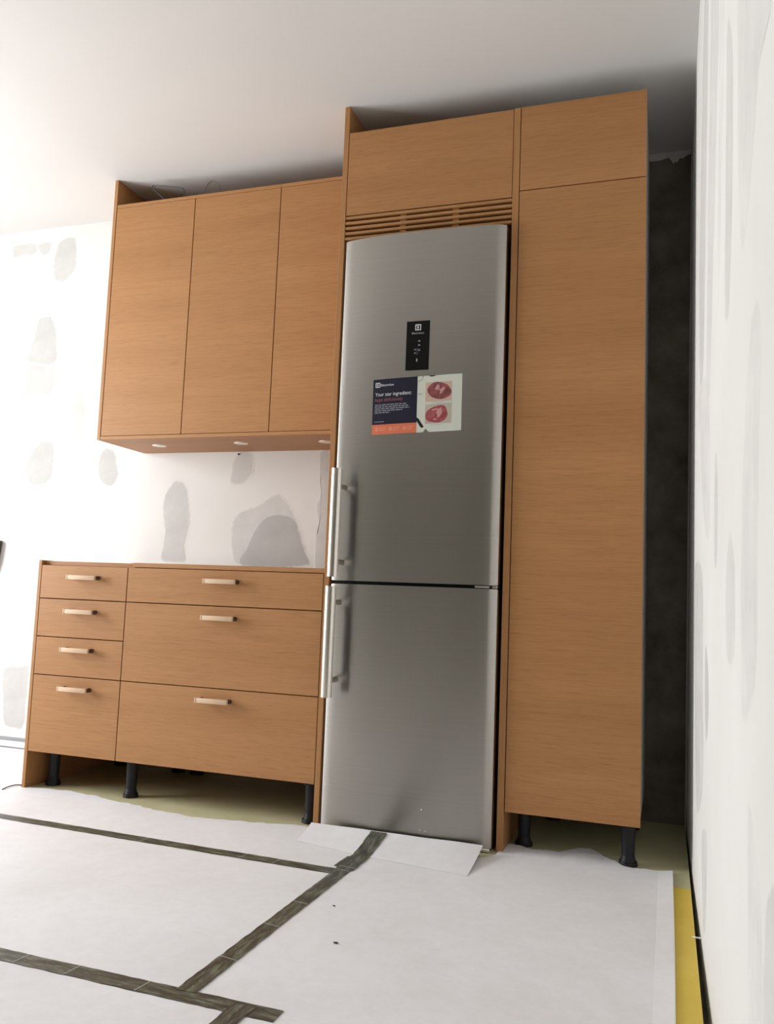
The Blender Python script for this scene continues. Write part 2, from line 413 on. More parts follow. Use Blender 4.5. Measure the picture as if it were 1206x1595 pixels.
RIGHT_PATCHES = [
  (0.80, [(-2.201,1.593), (-2.512,1.364), (-2.453,1.360), (-2.404,1.350), (-2.367,1.313), (-2.305,1.270), (-2.220,1.245), (-2.179,1.287), (-2.160,1.394), (-2.171,1.496)]),
  (0.74, [(-1.984,1.678), (-2.060,1.636), (-2.088,1.548), (-2.061,1.388), (-2.015,1.290), (-1.972,1.238), (-1.906,1.269), (-1.935,1.449)]),
  (0.80, [(-2.309,1.111), (-2.404,1.084), (-2.376,0.996), (-2.346,0.891), (-2.334,0.782), (-2.315,0.726), (-2.272,0.693), (-2.186,0.662), (-2.146,0.682), (-2.151,0.829), (-2.210,0.985)]),
  (0.78, [(-1.956,0.897), (-2.014,0.879), (-2.054,0.832), (-2.034,0.729), (-1.903,0.719), (-1.883,0.806)]),
  (0.72, [(-1.628,1.069), (-1.685,1.048), (-1.689,0.959), (-1.666,0.876), (-1.599,0.882), (-1.593,0.969)]),
  (0.76, [(-1.549,2.073), (-1.787,1.898), (-1.693,1.693), (-1.571,1.463), (-1.443,1.259), (-1.307,1.293), (-1.400,1.708)]),
  (0.70, [(-1.203,2.327), (-1.409,2.175), (-1.277,1.767), (-1.147,1.399), (-0.959,1.381), (-0.893,1.728)]),
  (0.66, [(-1.264,0.696), (-1.356,0.660), (-1.380,0.581), (-1.329,0.513), (-1.264,0.504), (-1.236,0.593)]),
  (0.72, [(-0.596,0.876), (-1.092,0.869), (-1.132,0.613), (-1.166,0.438), (-1.046,0.310), (-0.798,0.256), (-0.689,0.503)]),
  (0.83, [(-2.213,0.548), (-2.243,0.556), (-2.288,0.531), (-2.327,0.496), (-2.343,0.432), (-2.336,0.367), (-2.204,0.307), (-2.204,0.450)]),
  (0.76, [(-2.399,0.509), (-2.471,0.538), (-2.467,0.426), (-2.348,0.372), (-2.367,0.453)]),
  (0.74, [(-1.110,0.249), (-1.303,0.294), (-1.302,0.190), (-1.252,0.086), (-1.172,0.065), (-1.113,0.147)]),
  (0.84, [(-1.822,1.872), (-1.934,1.790), (-1.893,1.671), (-1.830,1.500), (-1.767,1.352), (-1.714,1.383), (-1.769,1.650)]),
  (0.80, [(-0.918,1.373), (-1.364,1.279), (-1.440,1.121), (-1.436,0.958), (-1.277,0.957), (-1.048,1.124)]),
]

def jitter_loop(pts, amp):
    out = []
    for i, p in enumerate(pts):
        q = Vector((p.x * 18, p.y * 18, 3.1))
        out.append(p + Vector((noise.noise(q), noise.noise(q + Vector((9, 4, 2))))) * amp)
    return out
def patch(name, loop2, shade, place, parent, lift, ring):
    """irregular skim of filler lying on a wall; its rim feathers out into the paint"""
    loop = jitter_loop(smooth_loop(loop2, 5), 0.006)
    cx = sum(p.x for p in loop) / len(loop); cy = sum(p.y for p in loop) / len(loop)
    bm = bmesh.new(); lay = bm.verts.layers.float_color.new('patch')
    c = Vector((cx, cy))
    rings = []
    for k, (edge, h) in enumerate(((0.0, 0.25), (0.55, 0.7), (1.0, 1.0), (1.0, 1.0))):
        row = []
        for p in loop:
            d = p - c
            L = max(d.length, 1e-6)
            q = c + d * (max(0.12, 1 + (ring - k * ring) / L) if k < 3 else 0.12)
            v = bm.verts.new(place(q, lift * h)); v[lay] = (shade, edge, 0, 1); row.append(v)
        rings.append(row)
    n = len(loop)
    for a, b in zip(rings, rings[1:]):
        for i in range(n): bm.faces.new((a[i], a[(i + 1) % n], b[(i + 1) % n], b[i]))
    bm.faces.new(rings[-1])
    return obj(name, bm, PATCH, parent, smooth=40)
for k, (s, p) in enumerate(BACK_PATCHES):
    patch('plaster_patch', p, s, lambda q, h: (q.x, -h, q.y), wall_back, 0.0006 + 0.0005 * (k % 3), 0.014)
for k, (s, p) in enumerate(RIGHT_PATCHES):
    patch('plaster_patch', p, s * 0.88, lambda q, h: (xw(q.x, q.y) - h, q.x, q.y), wall_right, 0.0002 + 0.0001 * (k % 3), 0.012)
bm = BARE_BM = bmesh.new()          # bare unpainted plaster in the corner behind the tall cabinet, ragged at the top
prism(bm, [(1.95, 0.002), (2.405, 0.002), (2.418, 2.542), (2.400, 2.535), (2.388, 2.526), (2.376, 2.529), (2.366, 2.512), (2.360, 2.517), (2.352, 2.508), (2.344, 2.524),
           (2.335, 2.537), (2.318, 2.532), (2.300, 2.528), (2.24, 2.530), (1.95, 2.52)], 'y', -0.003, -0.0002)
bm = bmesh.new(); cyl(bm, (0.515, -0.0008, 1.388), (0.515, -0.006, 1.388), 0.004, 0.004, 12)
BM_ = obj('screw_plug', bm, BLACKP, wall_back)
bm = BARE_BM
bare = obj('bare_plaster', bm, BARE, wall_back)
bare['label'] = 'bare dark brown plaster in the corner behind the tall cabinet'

# ------------------------------------------------------------------ cabinets
FRONT = -0.615
def carcass(bm, x0, x1, y0, y1, z0, z1, t=0.016):
    box(bm, x0, x0 + t, y0, y1, z0, z1); box(bm, x1 - t, x1, y0, y1, z0, z1)
    box(bm, x0 + t, x1 - t, y0, y1, z0, z0 + t); box(bm, x0 + t, x1 - t, y0, y1, z1 - t, z1)
    box(bm, x0 + t, x1 - t, y1 - 0.006, y1, z0 + t, z1 - t)
    return bm
def leg(parent, x, y, h, zb=0.0012):
    bm = bmesh.new()
    cyl(bm, (x, y, zb), (x, y, zb + 0.012), 0.029, 0.027, 22)
    cyl(bm, (x, y, zb + 0.012), (x, y, zb + 0.030), 0.024, 0.019, 22)
    cyl(bm, (x, y, zb + 0.030), (x, y, h - 0.010), 0.0195, 0.0215, 22)
    box(bm, x - 0.025, x + 0.025, y - 0.030, y + 0.030, h - 0.010, h, 0.002)
    return obj('leg', bm, BLACKP, parent, smooth=35)
def drawer(parent, x0, x1, z0, z1, hx, hz):
    g = 0.0016
    d = obj('drawer', bx(x0 + g, x1 - g, FRONT, FRONT + 0.018, z0 + g, z1 - g, bev=0.0010), OAK, parent)
    bm = bmesh.new()
    L = 0.128; y = FRONT
    box(bm, hx, hx + L, y - 0.036, y - 0.026, hz - 0.0085, hz + 0.0085, 0.0022, 2)
    box(bm, hx - 0.001, hx + 0.006, y - 0.037, y - 0.025, hz - 0.0095, hz + 0.0095, 0.002, 2)
    h = obj('handle', bm, NICKEL, d, smooth=35); h['label'] = 'champagne coloured bar handle'
    for px in (hx + 0.008, hx + L - 0.008):
        obj('handle_post', cyl(bmesh.new(), (px, y - 0.030, hz), (px, y, hz), 0.0065, 0.0085, 14), DARKB, d, smooth=35)  # posts coloured dark to paint the shade behind the bar
    return d
ZB = [0.8536, 0.7234, 0.5767, 0.4312, 0.1384]
# narrow base cabinet
cab = thing('base_cabinet', 'narrow oak base cabinet with four stacked drawers at the left end', 'cabinet', (0.21, -0.31, 0.0), 'oak base cabinets')
obj('side_panel', bx(0.0, 0.0145, FRONT, -0.004, 0.0012, 0.8714, bev=0.0008), OAKV, cab)
bm = carcass(bmesh.new(), 0.0150, 0.4120, FRONT + 0.019, -0.03, 0.140, 0.8690)
obj('body', bm, OAK, cab)
for i in range(4):
    drawer(cab, 0.0150, 0.4124, ZB[i + 1], ZB[i], (0.163, 0.160, 0.156, 0.158)[i], (0.808, 0.678, 0.5335, 0.387)[i])
for x, y in ((0.068, -0.52), (0.068, -0.09), (0.36, -0.09)): leg(cab, x, y, 0.140)
# wide base cabinet
cab = thing('base_cabinet', 'wide oak base cabinet with three deep drawers beside the fridge', 'cabinet', (0.81, -0.31, 0.0), 'oak base cabinets')
bm = carcass(bmesh.new(), 0.4128, 1.2104, FRONT + 0.019, -0.03, 0.140, 0.870)
obj('body', bm, OAK, cab)
obj('front_rail', bx(0.432, 1.2100, FRONT + 0.006, FRONT + 0.019, 0.8545, 0.8712, bev=0.0008), OAK, cab)
for (za, zb), hx, hz in zip(((ZB[1], ZB[0]), (ZB[3], ZB[1]), (ZB[4], ZB[3])), (0.756, 0.755, 0.752), (0.812, 0.681, 0.390)):
    drawer(cab, 0.4124, 1.2108, za, zb, hx, hz)
for x, y in ((0.441, -0.544), (1.180, -0.565), (0.45, -0.09), (1.15, -0.09)): leg(cab, x, y, 0.140)

# wall cabinets
UX = [0.0361, 0.4307, 0.8321, 1.2106]
UF = -0.347
labels = ('left-hand oak wall cabinet with a tall exposed side panel', 'middle oak wall cabinet with one plain door',
          'right-hand oak wall cabinet tucked against the fridge housing panel')
for i in range(3):
    cab = thing('wall_cabinet', labels[i], 'cabinet', ((UX[i] + UX[i + 1]) / 2, -0.17, 1.414), 'oak wall cabinets above the drawers')
    bm = carcass(bmesh.new(), UX[i] + 0.0003, UX[i + 1] - 0.0003, UF + 0.020, -0.002, 1.4145, 2.430)
    obj('body', bm, OAK, cab)
    obj('top_panel', bx(UX[i] + 0.0002, UX[i + 1] - 0.0002, UF + 0.001, -0.003, 2.4302, 2.4450, bev=0.0008), OAK, cab)
    obj('door', bx(UX[i] + 0.0016, UX[i + 1] - 0.0016, UF, UF + 0.018, 1.4156, 2.4284, bev=0.0010), OAK, cab)
    if i == 0:
        obj('side_panel', bx(0.0195, 0.0355, UF - 0.001, -0.002, 1.3993, 2.5590, bev=0.0008), OAKV, cab)
lp = thing('light_panel', 'oak bottom board with three small lamps under the wall cabinets', 'panel', (0.62, -0.17, 1.399))
obj('board', bx(0.0362, 1.2104, UF, -0.002, 1.3995, 1.4138, bev=0.0008), OAK, lp)
for x, y in ((0.222, -0.185), (0.631, -0.198), (1.014, -0.188)):
    bm = bmesh.new(); cyl(bm, (x, y, 1.3980), (x, y, 1.4000), 0.030, 0.031, 28)
    d = obj('downlight', bm, SATIN, lp, smooth=35)
    bm = bmesh.new(); cyl(bm, (x, y, 1.3974), (x, y, 1.3982), 0.026, 0.026, 28)
    obj('lens', bm, PUCK, d, smooth=35)

# fridge housing: two tall panels, cupboard above, vent grille
fh = thing('fridge_housing', 'tall oak housing around the fridge with cupboard door above', 'cabinet', (1.533, -0.31, 0.0))
obj('side_panel', bx(1.2112, 1.2304, FRONT + 0.001, -0.002, 0.0012, 2.5590, bev=0.0010), OAKV, fh)
obj('side_panel', bx(1.8355, 1.8575, FRONT + 0.001, -0.002, 0.0012, 2.4580, bev=0.0010), OAKV, fh)
obj('cupboard_body', carcass(bmesh.new(), 1.2310, 1.8350, FRONT + 0.020, -0.002, 2.1450, 2.4540), OAK, fh)
obj('door', bx(1.2325, 1.8335, FRONT + 0.0015, FRONT + 0.019, 2.1435, 2.4560, bev=0.0010), OAK, fh)
gr = obj('vent_grille', bx(1.2312, 1.2420, FRONT + 0.016, FRONT + 0.024, 2.0500, 2.1410), OAK, fh)
slat_mesh = None
for k in range(5):
    z = 2.0520 + 0.0193 * k
    if slat_mesh is None:
        s = obj('slat', bx(1.2312, 1.8348, FRONT + 0.002, FRONT + 0.018, z, z + 0.0098, bev=0.0012), OAK, gr)
        slat_mesh = s
    else:
        s2 = bpy.data.objects.new('slat', slat_mesh.data); C.objects.link(s2); s2.parent = gr
        s2.location = slat_mesh.location + Vector((0, 0, 0.0193 * k))
for x in (1.446, 1.6375):
    obj('stile', bx(x - 0.011, x + 0.011, FRONT + 0.012, FRONT + 0.020, 2.0500, 2.1410), OAK, gr)

# tall larder cabinet
tc = thing('larder_cabinet', 'tall narrow oak larder cabinet standing right of the fridge', 'cabinet', (2.063, -0.31, 0.0))
bm = carcass(bmesh.new(), 1.8585, 2.2660, FRONT + 0.020, -0.03, 0.1270, 2.4540)
obj('body', bm, MELA, tc)
obj('door', bx(1.8605, 2.2687, FRONT, FRONT + 0.019, 0.1251, 2.1590, bev=0.0010), OAK, tc)
obj('door', bx(1.8605, 2.2687, FRONT, FRONT + 0.019, 2.1622, 2.4581, bev=0.0010), OAK, tc)
for x, y in ((1.905, -0.50), (2.232, -0.565), (1.95, -0.12), (2.225, -0.12)): leg(tc, x, y, 0.127)

# ------------------------------------------------------------------ refrigerator
FXC, FHW = 1.5350, 0.2910
def yf(x):
    u = (x - FXC) / FHW
    if u < 0: return -0.629 - 0.026 * (1 - min(1.0, -u) ** 2.6)
    return -0.637 - 0.018 * (1 - min(1.0, u) ** 4.5)
def door_bm(z0, z1):
    n = 36; pts = []
    rc = 0.006
    for i in range(n + 1):
        x = FXC - FHW + 2 * FHW * i / n
        y = yf(x)
        if i == 0 or i == n: y += rc
        pts.append((x, y))
    pts.insert(1, (FXC - FHW + 0.002, yf(FXC - FHW + .002) + 0.0015)); pts.insert(-1, (FXC + FHW - 0.002, yf(FXC + FHW - .002) + 0.0015))
    pts += [(FXC + FHW, -0.575), (FXC - FHW, -0.575)]
    bm = prism(bmesh.new(), pts, 'z', z0, z1)
    es = [e for e in bm.edges if abs(e.verts[0].co.z - e.verts[1].co.z) < 1e-6 and min(v.co.y for v in e.verts) < -0.60]
    bmesh.ops.bevel(bm, geom=es, offset=0.0030, segments=2, profile=0.5, affect='EDGES')
    return bm
fr_ = thing('refrigerator', 'tall brushed steel fridge freezer with two doors and bar handles', 'refrigerator', (FXC, -0.32, 0.0))
bm = bmesh.new()
box(bm, 1.2400, 1.8240, -0.565, -0.04, 0.030, 2.0340, 0.004, 2)
obj('cabinet_shell', bm, GREYP, fr_)
obj('door_seal', bx(1.2440, 1.8200, -0.576, -0.564, 0.034, 2.030), BLACKP, fr_)
upper = obj('door', door_bm(0.8310, 2.0370), STEEL, fr_, (FXC, -0.30, 0.83), smooth=30)
lower = obj('door', door_bm(0.0130, 0.8195), STEEL, fr_, (FXC, -0.30, 0.013), smooth=30)
upper['label'] = 'steel upper fridge door'; lower['label'] = 'steel lower freezer door'
def bar_handle(parent, z0, z1, s0, s1, x0=1.2580):
    bm = bmesh.new()
    prof = [(x0 + 0.019 - 0.019 * math.cos(math.pi * k / 14), -0.697 - 0.017 * math.sin(math.pi * k / 14) ** 0.75) for k in range(15)]
    prism(bm, prof, 'z', z0, z1)
    for s in (s0, s1):
        cyl(bm, (x0 + 0.026, -0.700, s), (x0 + 0.026, yf(x0 + 0.026) + 0.001, s), 0.0095, 0.0105, 18)
    bm.normal_update()
    for f in bm.faces:
        if f.calc_area() > 0.008 and abs(f.normal.y) > 0.9 and abs(f.calc_center_median().y + 0.697) < 0.001: f.material_index = 1  # back face blackened: painted shade for the dark band mirrored in the door
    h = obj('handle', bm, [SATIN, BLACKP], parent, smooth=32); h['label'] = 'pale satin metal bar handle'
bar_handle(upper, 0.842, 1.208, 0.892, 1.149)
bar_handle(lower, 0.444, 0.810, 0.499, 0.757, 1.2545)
bm = bmesh.new()
box(bm, 1.752, 1.800, -0.650, -0.60, 0.8225, 0.8280, 0.001); box(bm, 1.806, 1.823, -0.640, -0.60, 0.8215, 0.8300, 0.0015)
obj('hinge', bm, SATIN, fr_)
obj('gap_trim', bx(1.243, 1.820, -0.606, -0.575, 0.8200, 0.8305), BLACKP, fr_)
bm = bmesh.new(); box(bm, 1.785, 1.822, -0.645, -0.60, 0.0035, 0.0128, 0.002)
obj('hinge', bm, SATIN, fr_)
for x in (1.262, 1.800):
    bm = bmesh.new(); cyl(bm, (x, -0.600, 0.0013), (x, -0.600, 0.010), 0.018, 0.016); cyl(bm, (x, -0.600, 0.010), (x, -0.600, 0.032), 0.008)
    obj('foot', bm, BLACKP, fr_, smooth=35)
for x in (1.30, 1.77):
    bm = bmesh.new(); cyl(bm, (x, -0.09, 0.0003), (x, -0.09, 0.032), 0.016)
    obj('foot', bm, BLACKP, fr_, smooth=35)

# --- flat print on the door follows the door's curve
def flat_poly(bm, pts):
    bm.faces.new([bm.verts.new((p[0], p[1], 0)) for p in pts])
def cut_x(bm, step=0.012):
    xs = [v.co.x for v in bm.verts]
    x = min(xs) + step
    while x < max(xs):
        bmesh.ops.bisect_plane(bm, geom=bm.verts[:] + bm.edges[:] + bm.faces[:], plane_co=(x, 0, 0), plane_no=(1, 0, 0), dist=1e-6)
        x += step
    return bm
def to_door(bm, off, tf=None):
    """(x, z) drawing -> just in front of the curved door; a wafer of print"""
    for v in bm.verts:
        x, z = (v.co.x, v.co.y) if tf is None else tf(v.co.x, v.co.y)
        v.co = Vector((x, yf(x) - off, z))
    return bm
def decal(name, bm, m, parent, off, tf=None, cut=True):
    if cut: cut_x(bm)
    to_door(bm, off, tf)
    f = bm.faces[:]
    r = bmesh.ops.extrude_face_region(bm, geom=f)
    bmesh.ops.translate(bm, verts=[g for g in r['geom'] if isinstance(g, bmesh.types.BMVert)], vec=(0, 0.00025, 0))
    return obj(name, bm, m, parent)
def rect(x0, x1, z0, z1):
    bm = bmesh.new(); flat_poly(bm, [(x0, z0), (x1, z0), (x1, z1), (x0, z1)]); return bm
def rects(lst):
    bm = bmesh.new()
    for x0, x1, z0, z1 in lst: flat_poly(bm, [(x0, z0), (x1, z0), (x1, z1), (x0, z1)])
    return bm
def text_bm(s, x, z, size, width=None):
    cu = bpy.data.curves.new('lettering', 'FONT'); cu.body = s; cu.size = size
    to = bpy.data.objects.new('lettering', cu); C.objects.link(to)
    dg = bpy.context.evaluated_depsgraph_get(); dg.update()
    me = bpy.data.meshes.new_from_object(to.evaluated_get(dg))
    bm = bmesh.new(); bm.from_mesh(me)
    bpy.data.meshes.remove(me); bpy.data.objects.remove(to, do_unlink=True); bpy.data.curves.remove(cu)
    xs = [v.co.x for v in bm.verts]; k = 1.0
    if width: k = width / (max(xs) - min(xs))
    x0 = min(xs)
    for v in bm.verts: v.co = Vector((x + (v.co.x - x0) * k, z + v.co.y, 0))
    return bm
def ellipse(cx, cz, rx, rz, a=0.0, n=28, wob=0.0, seed=0):
    pts = []
    for i in range(n):
        t = 2 * math.pi * i / n
        w = 1 + wob * noise.noise(Vector((math.cos(t) * 1.3 + seed, math.sin(t) * 1.3, seed * 2.7)))
        px, pz = rx * w * math.cos(t), rz * w * math.sin(t)
        pts.append((cx + px * math.cos(a) - pz * math.sin(a), cz + px * math.sin(a) + pz * math.cos(a)))
    return pts
def logo_bm(x, z, s):
    """square mark: open frame, upright on the right, wedge and arc pointing left"""
    bm = bmesh.new(); t = s * 0.13
    flat_poly(bm, [(x, z + s - t), (x + s, z + s - t), (x + s, z + s), (x, z + s)])
    flat_poly(bm, [(x, z), (x + s, z), (x + s, z + t), (x, z + t)])
    flat_poly(bm, [(x + s - t, z + t), (x + s, z + t), (x + s, z + s - t), (x + s - t, z + s - t)])
    flat_poly(bm, [(x, z + t), (x + t, z + t), (x + t, z + s - t), (x, z + s - t)])
    flat_poly(bm, [(x + s * .26, z + s * .5), (x + s * .62, z + s * .26), (x + s * .62, z + s * .74)])
    flat_poly(bm, [(x + s * .28, z + s * .74), (x + s * .62, z + s * .80), (x + s * .62, z + s * .87), (x + s * .2, z + s * .80)])
    flat_poly(bm, [(x + s * .2, z + s * .20), (x + s * .62, z + s * .13), (x + s * .62, z + s * .20), (x + s * .28, z + s * .26)])
    return bm
# control panel on the upper door
PX0, PX1, PZ0, PZ1 = 1.4920, 1.5735, 1.5480, 1.7180
bm = rect(PX0, PX1, PZ0, PZ1); cut_x(bm); to_door(bm, 0.0018)
r = bmesh.ops.extrude_face_region(bm, geom=bm.faces[:])
bmesh.ops.translate(bm, verts=[g for g in r['geom'] if isinstance(g, bmesh.types.BMVert)], vec=(0, 0.0022, 0))
cp = obj('control_panel', bm, GLASSB, upper); cp['label'] = 'black glass display with white logo'
def pdecal(name, bm, m): return obj(name, (cut_x(bm), to_door(bm, 0.0021))[1], m, upper)
pdecal('panel_logo', logo_bm(1.5225, 1.6855, 0.0205), WHITE)
pdecal('panel_wordmark', text_bm('Electrolux', 1.5115, 1.6725, 0.0098, 0.043), GREYL)
ic = bmesh.new()
for cx_, cz_, rr in ((1.5385, 1.6480, 0.0040), (1.5380, 1.6335, 0.0042), (1.5390, 1.6165, 0.0040), (1.5250, 1.6185, 0.0036), (1.5245, 1.6065, 0.0036)):
    e = ellipse(cx_, cz_, rr, rr * .75, n=10); flat_poly(ic, e)
flat_poly(ic, [(1.5318, 1.600), (1.5328, 1.600), (1.5328, 1.624), (1.5318, 1.624)])
pdecal('panel_icons', ic, GREYPR)['kind'] = 'stuff'
pdecal('panel_indicator', rects([(1.5300, 1.5335, 1.5770, 1.5870)]), GREYL)

# plaster crumbs spattered on the freezer door
for x, z, s in ((1.600, 0.111, .0030), (1.597, 0.048, .0022), (1.615, 0.046, .0020)):
    bm = bmesh.new(); bmesh.ops.create_icosphere(bm, subdivisions=1, radius=s)
    for v in bm.verts: v.co = Vector((v.co.x + x, v.co.y * .4 + yf(x), v.co.z + z))
    obj('plaster_fleck', bm, PLASTER_WHITE, lower)

# advertising sticker
SX, SZ, SW, SH, SA = 1.3785, 1.3290, 0.3140, 0.1925, math.radians(1.4)
def stf(u, v): return (SX + u * math.cos(SA) - v * math.sin(SA) * 0.3, SZ + u * math.sin(SA) + v * math.cos(SA))
st = thing('advert_sticker', 'navy, coral and white advert sticker with two steak pictures on the fridge', 'sticker', (1.535, yf(1.535), 1.329))
bm = bmesh.new()
flat_poly(bm, [(0, 0), (0.183, 0), (0.192, 0.012), (0.204, 0), (SW, 0.001), (SW, SH), (0.0, SH)])
decal('backing', bm, CREAM, st, 0.0006, stf)
decal('navy_panel', rect(0.0, 0.1600, 0.0345, SH), NAVY, st, 0.0009, stf)
decal('coral_band', rect(0.0, 0.1600, 0.0, 0.0345), CORAL, st, 0.0009, stf)
def sdecal(name, bm, m, off=0.0012, many=False):
    o = decal(name, bm, m, st, off, stf)
    if many: o['kind'] = 'stuff'
    return o
sdecal('logo', logo_bm(0.0090, 0.1640, 0.0165), WHITE)
sdecal('wordmark', text_bm('Electrolux', 0.0280, 0.1675, 0.0120, 0.0480), WHITE)
sdecal('headline', text_bm('Your star ingredient:', 0.0090, 0.1335, 0.0175, 0.1300), WHITE)
sdecal('headline', text_bm('kept deliciously', 0.0090, 0.1150, 0.0165, 0.1000), MAROON)
rows = []
for k, (a, w) in enumerate(((0.0, .115), (0.0, .120), (0.0, .125), (0.0, .100), (0.0, .055))):
    z = 0.1010 - 0.0068 * k; x = 0.0085
    while x < 0.0085 + w:
        L = random.uniform(.008, .02); rows.append((x, min(x + L, 0.0085 + w), z, z + .0034)); x += L + .0025
rows.append((0.0085, 0.0430, 0.0430, 0.0452))
sdecal('small_print', rects(rows), GREYPR, many=True)
bm = bmesh.new()
for x in (0.012, 0.062, 0.112):
    flat_poly(bm, ellipse(x + .006, 0.0185, 0.0062, 0.0072, n=14))
    flat_poly(bm, [(x + .015, .0205), (x + .038, .0205), (x + .038, .0240), (x + .015, .0240)])
    flat_poly(bm, [(x + .015, .0130), (x + .033, .0130), (x + .033, .0165), (x + .015, .0165)])
sdecal('band_icons', bm, CORALL, many=True)
for z0 in (0.1030, 0.0280):
    sdecal('picture_ground', rect(0.1890, 0.2790, z0, z0 + 0.066), PINKBG if z0 > .1 else simple('beige_print', (.42, .37, .30), .6), 0.0010)
bm = bmesh.new(); flat_poly(bm, ellipse(0.2360, 0.1390, 0.0420, 0.0275, -0.18, 32, .16, 3)); sdecal('steak_picture', bm, MEAT1)
bm = bmesh.new(); flat_poly(bm, ellipse(0.2310, 0.0590, 0.0385, 0.0285, 0.22, 32, .16, 8)); sdecal('steak_picture', bm, MEAT2)
for e in (ellipse(0.2300, 0.1500, 0.0085, 0.0070, 1.0, 14, .5, 1), ellipse(0.2450, 0.1400, 0.0075, 0.0115, -.6, 16, .6, 2),
          ellipse(0.2385, 0.0660, 0.0085, 0.0160, -.3, 18, .5, 4), ellipse(0.2230, 0.0760, 0.0110, 0.0035, .2, 14, .5, 5),
          ellipse(0.2230, 0.0420, 0.0045, 0.0035, .2, 12, .5, 6)):
    bm = bmesh.new(); flat_poly(bm, e); sdecal('fat_marbling', bm, BONE, 0.0015)
for r_ in ((0.212, 0.254, 0.0985, 0.1005), (0.228, 0.276, 0.0955, 0.0968), (0.208, 0.246, 0.0220, 0.0240), (.163, .178, .128, .134)):
    sdecal('picture_caption', rect(*r_), GREYL)
bm = bmesh.new(); flat_poly(bm, [(0.1600, 0.0520), (0.1660, 0.0480), (0.1850, 0.0190), (0.1800, 0.0150), (0.1740, 0.0180), (0.1600, 0.0400)])
sdecal('knife_picture', bm, BLACKP)
bm = bmesh.new(); flat_poly(bm, [(0.2000, 0.1925), (0.2050, 0.1890), (0.2180, 0.1890), (0.2230, 0.1925)])
sdecal('bowl_picture', bm, BLACKP)
bm = bmesh.new()
prev = None
for i in range(13):
    t = -math.pi / 2 + math.pi / 2 * i / 12 * 1.05
    p, q = (0.1630 + 0.0170 * math.cos(t), 0.1920 + 0.0170 * math.sin(t)), (0.1630 + 0.0155 * math.cos(t), 0.1920 + 0.0155 * math.sin(t))
    p = (max(p[0], .1600), min(p[1], SH)); q = (max(q[0], .1600), min(q[1], SH))
    if prev: flat_poly(bm, [prev[0], p, q, prev[1]])
    prev = (p, q)
sdecal('plate_rim_picture', bm, GREYPR)

# ------------------------------------------------------------------ floor paper and tape
def sheet_bm(poly, zfun, step=0.06):
    bm = bmesh.new()
    bm.faces.new([bm.verts.new((p[0], p[1], 0)) for p in poly])
    for ax in (0, 1):
        cs = [p[ax] for p in poly]; c = math.floor(min(cs) / step) * step + step
        while c < max(cs):
            co, no = [0, 0, 0], [0, 0, 0]; co[ax] = c; no[ax] = 1
            bmesh.ops.bisect_plane(bm, geom=bm.verts[:] + bm.edges[:] + bm.faces[:], plane_co=co, plane_no=no, dist=1e-6)
            c += step
    for v in bm.verts: v.co.z = zfun(v.co.x, v.co.y)
    r = bmesh.ops.extrude_face_region(bm, geom=bm.faces[:])
    bmesh.ops.translate(bm, verts=[g for g in r['geom'] if isinstance(g, bmesh.types.BMVert)], vec=(0, 0, -0.0006))
    return bm
def torn(pts, amp=0.006, step=0.018):
    """a ragged line through the points"""
    out = []
    for a, b in zip(pts, pts[1:]):
        n = max(1, int((Vector(b) - Vector(a)).length / step))
        for i in range(n):
            p = Vector(a).lerp(Vector(b), i / n)
            out.append((p.x + random.uniform(-amp, amp) * .4, p.y + random.uniform(-amp, amp)))
    out.append(pts[-1])
    return out
PZ = 0.0016
ye = bmesh.new()
prism(ye, [(2.24, -0.722), (floor_edge(-0.72) - .0005, -0.716), (floor_edge(-2.2) - .0005, -2.2), (2.37, -2.9), (2.24, -2.9)], 'z', 0.0002, 0.0006)
tag(obj('floor_underlay', ye, YELLOW), 'yellow underlay strip showing between the paper and the right wall', 'underlay')
def wav(x, y): return PZ + 0.0012 * max(0, noise.noise(Vector((x * 3.1, y * 3.1, 0.4)))) 
TB = -1.806
edge = torn([(-0.02, -0.60), (0.10, -0.585), (0.194, -0.578), (0.250, -0.592), (0.326, -0.596), (0.44, -0.628), (0.531, -0.640), (0.66, -0.672), (0.789, -0.684), (1.0, -0.655), (1.12, -0.628), (1.187, -0.612), (1.2350, -0.668)])
poly = [(-1.84, -0.022), (-0.02, -0.022)] + edge + [(1.2400, -0.740), (1.4520, -0.760), (1.4520, -0.9870), (-1.84, -0.925)]
sh = tag(obj('floor_paper_sheet', sheet_bm(poly, wav), PAPER), 'white paper sheet with torn edge running under the drawer cabinets', 'paper', 'floor protection paper')
def flap_bm(x0, x1, ya, yb, yt=-0.6700):
    """paper kicked up against the foot of the fridge"""
    bm = bmesh.new(); nx, ny = 10, 7; g = []
    for i in range(nx + 1):
        row = []
        x = x0 + (x1 - x0) * i / nx; yl = ya + (yb - ya) * i / nx
        for j in range(ny + 1):
            t = j / ny
            z = PZ + 0.0012 + 0.0285 * (t ** 1.3) + 0.0022 * noise.noise(Vector((x * 9, t * 2, 7))) * t
            row.append(bm.verts.new((x, yl + (yt - yl) * t, z)))
        g.append(row)
    for i in range(nx):
        for j in range(ny): bm.faces.new((g[i][j], g[i + 1][j], g[i + 1][j + 1], g[i][j + 1]))
    r = bmesh.ops.extrude_face_region(bm, geom=bm.faces[:])
    bmesh.ops.translate(bm, verts=[q for q in r['geom'] if isinstance(q, bmesh.types.BMVert)], vec=(0, 0, -0.0006))
    return bm
fl = obj('turned_up_flap', flap_bm(1.2300, 1.4520, -0.786, -0.8350), PAPER, sh, smooth=50)
poly = [(-1.84, -0.929), (1.4520, -0.9900), (1.4520, TB + .001), (-1.10, TB + .022)]
tag(obj('floor_paper_sheet', sheet_bm(poly, wav), PAPER), 'white paper sheet boxed in by three dark tape seams', 'paper', 'floor protection paper')
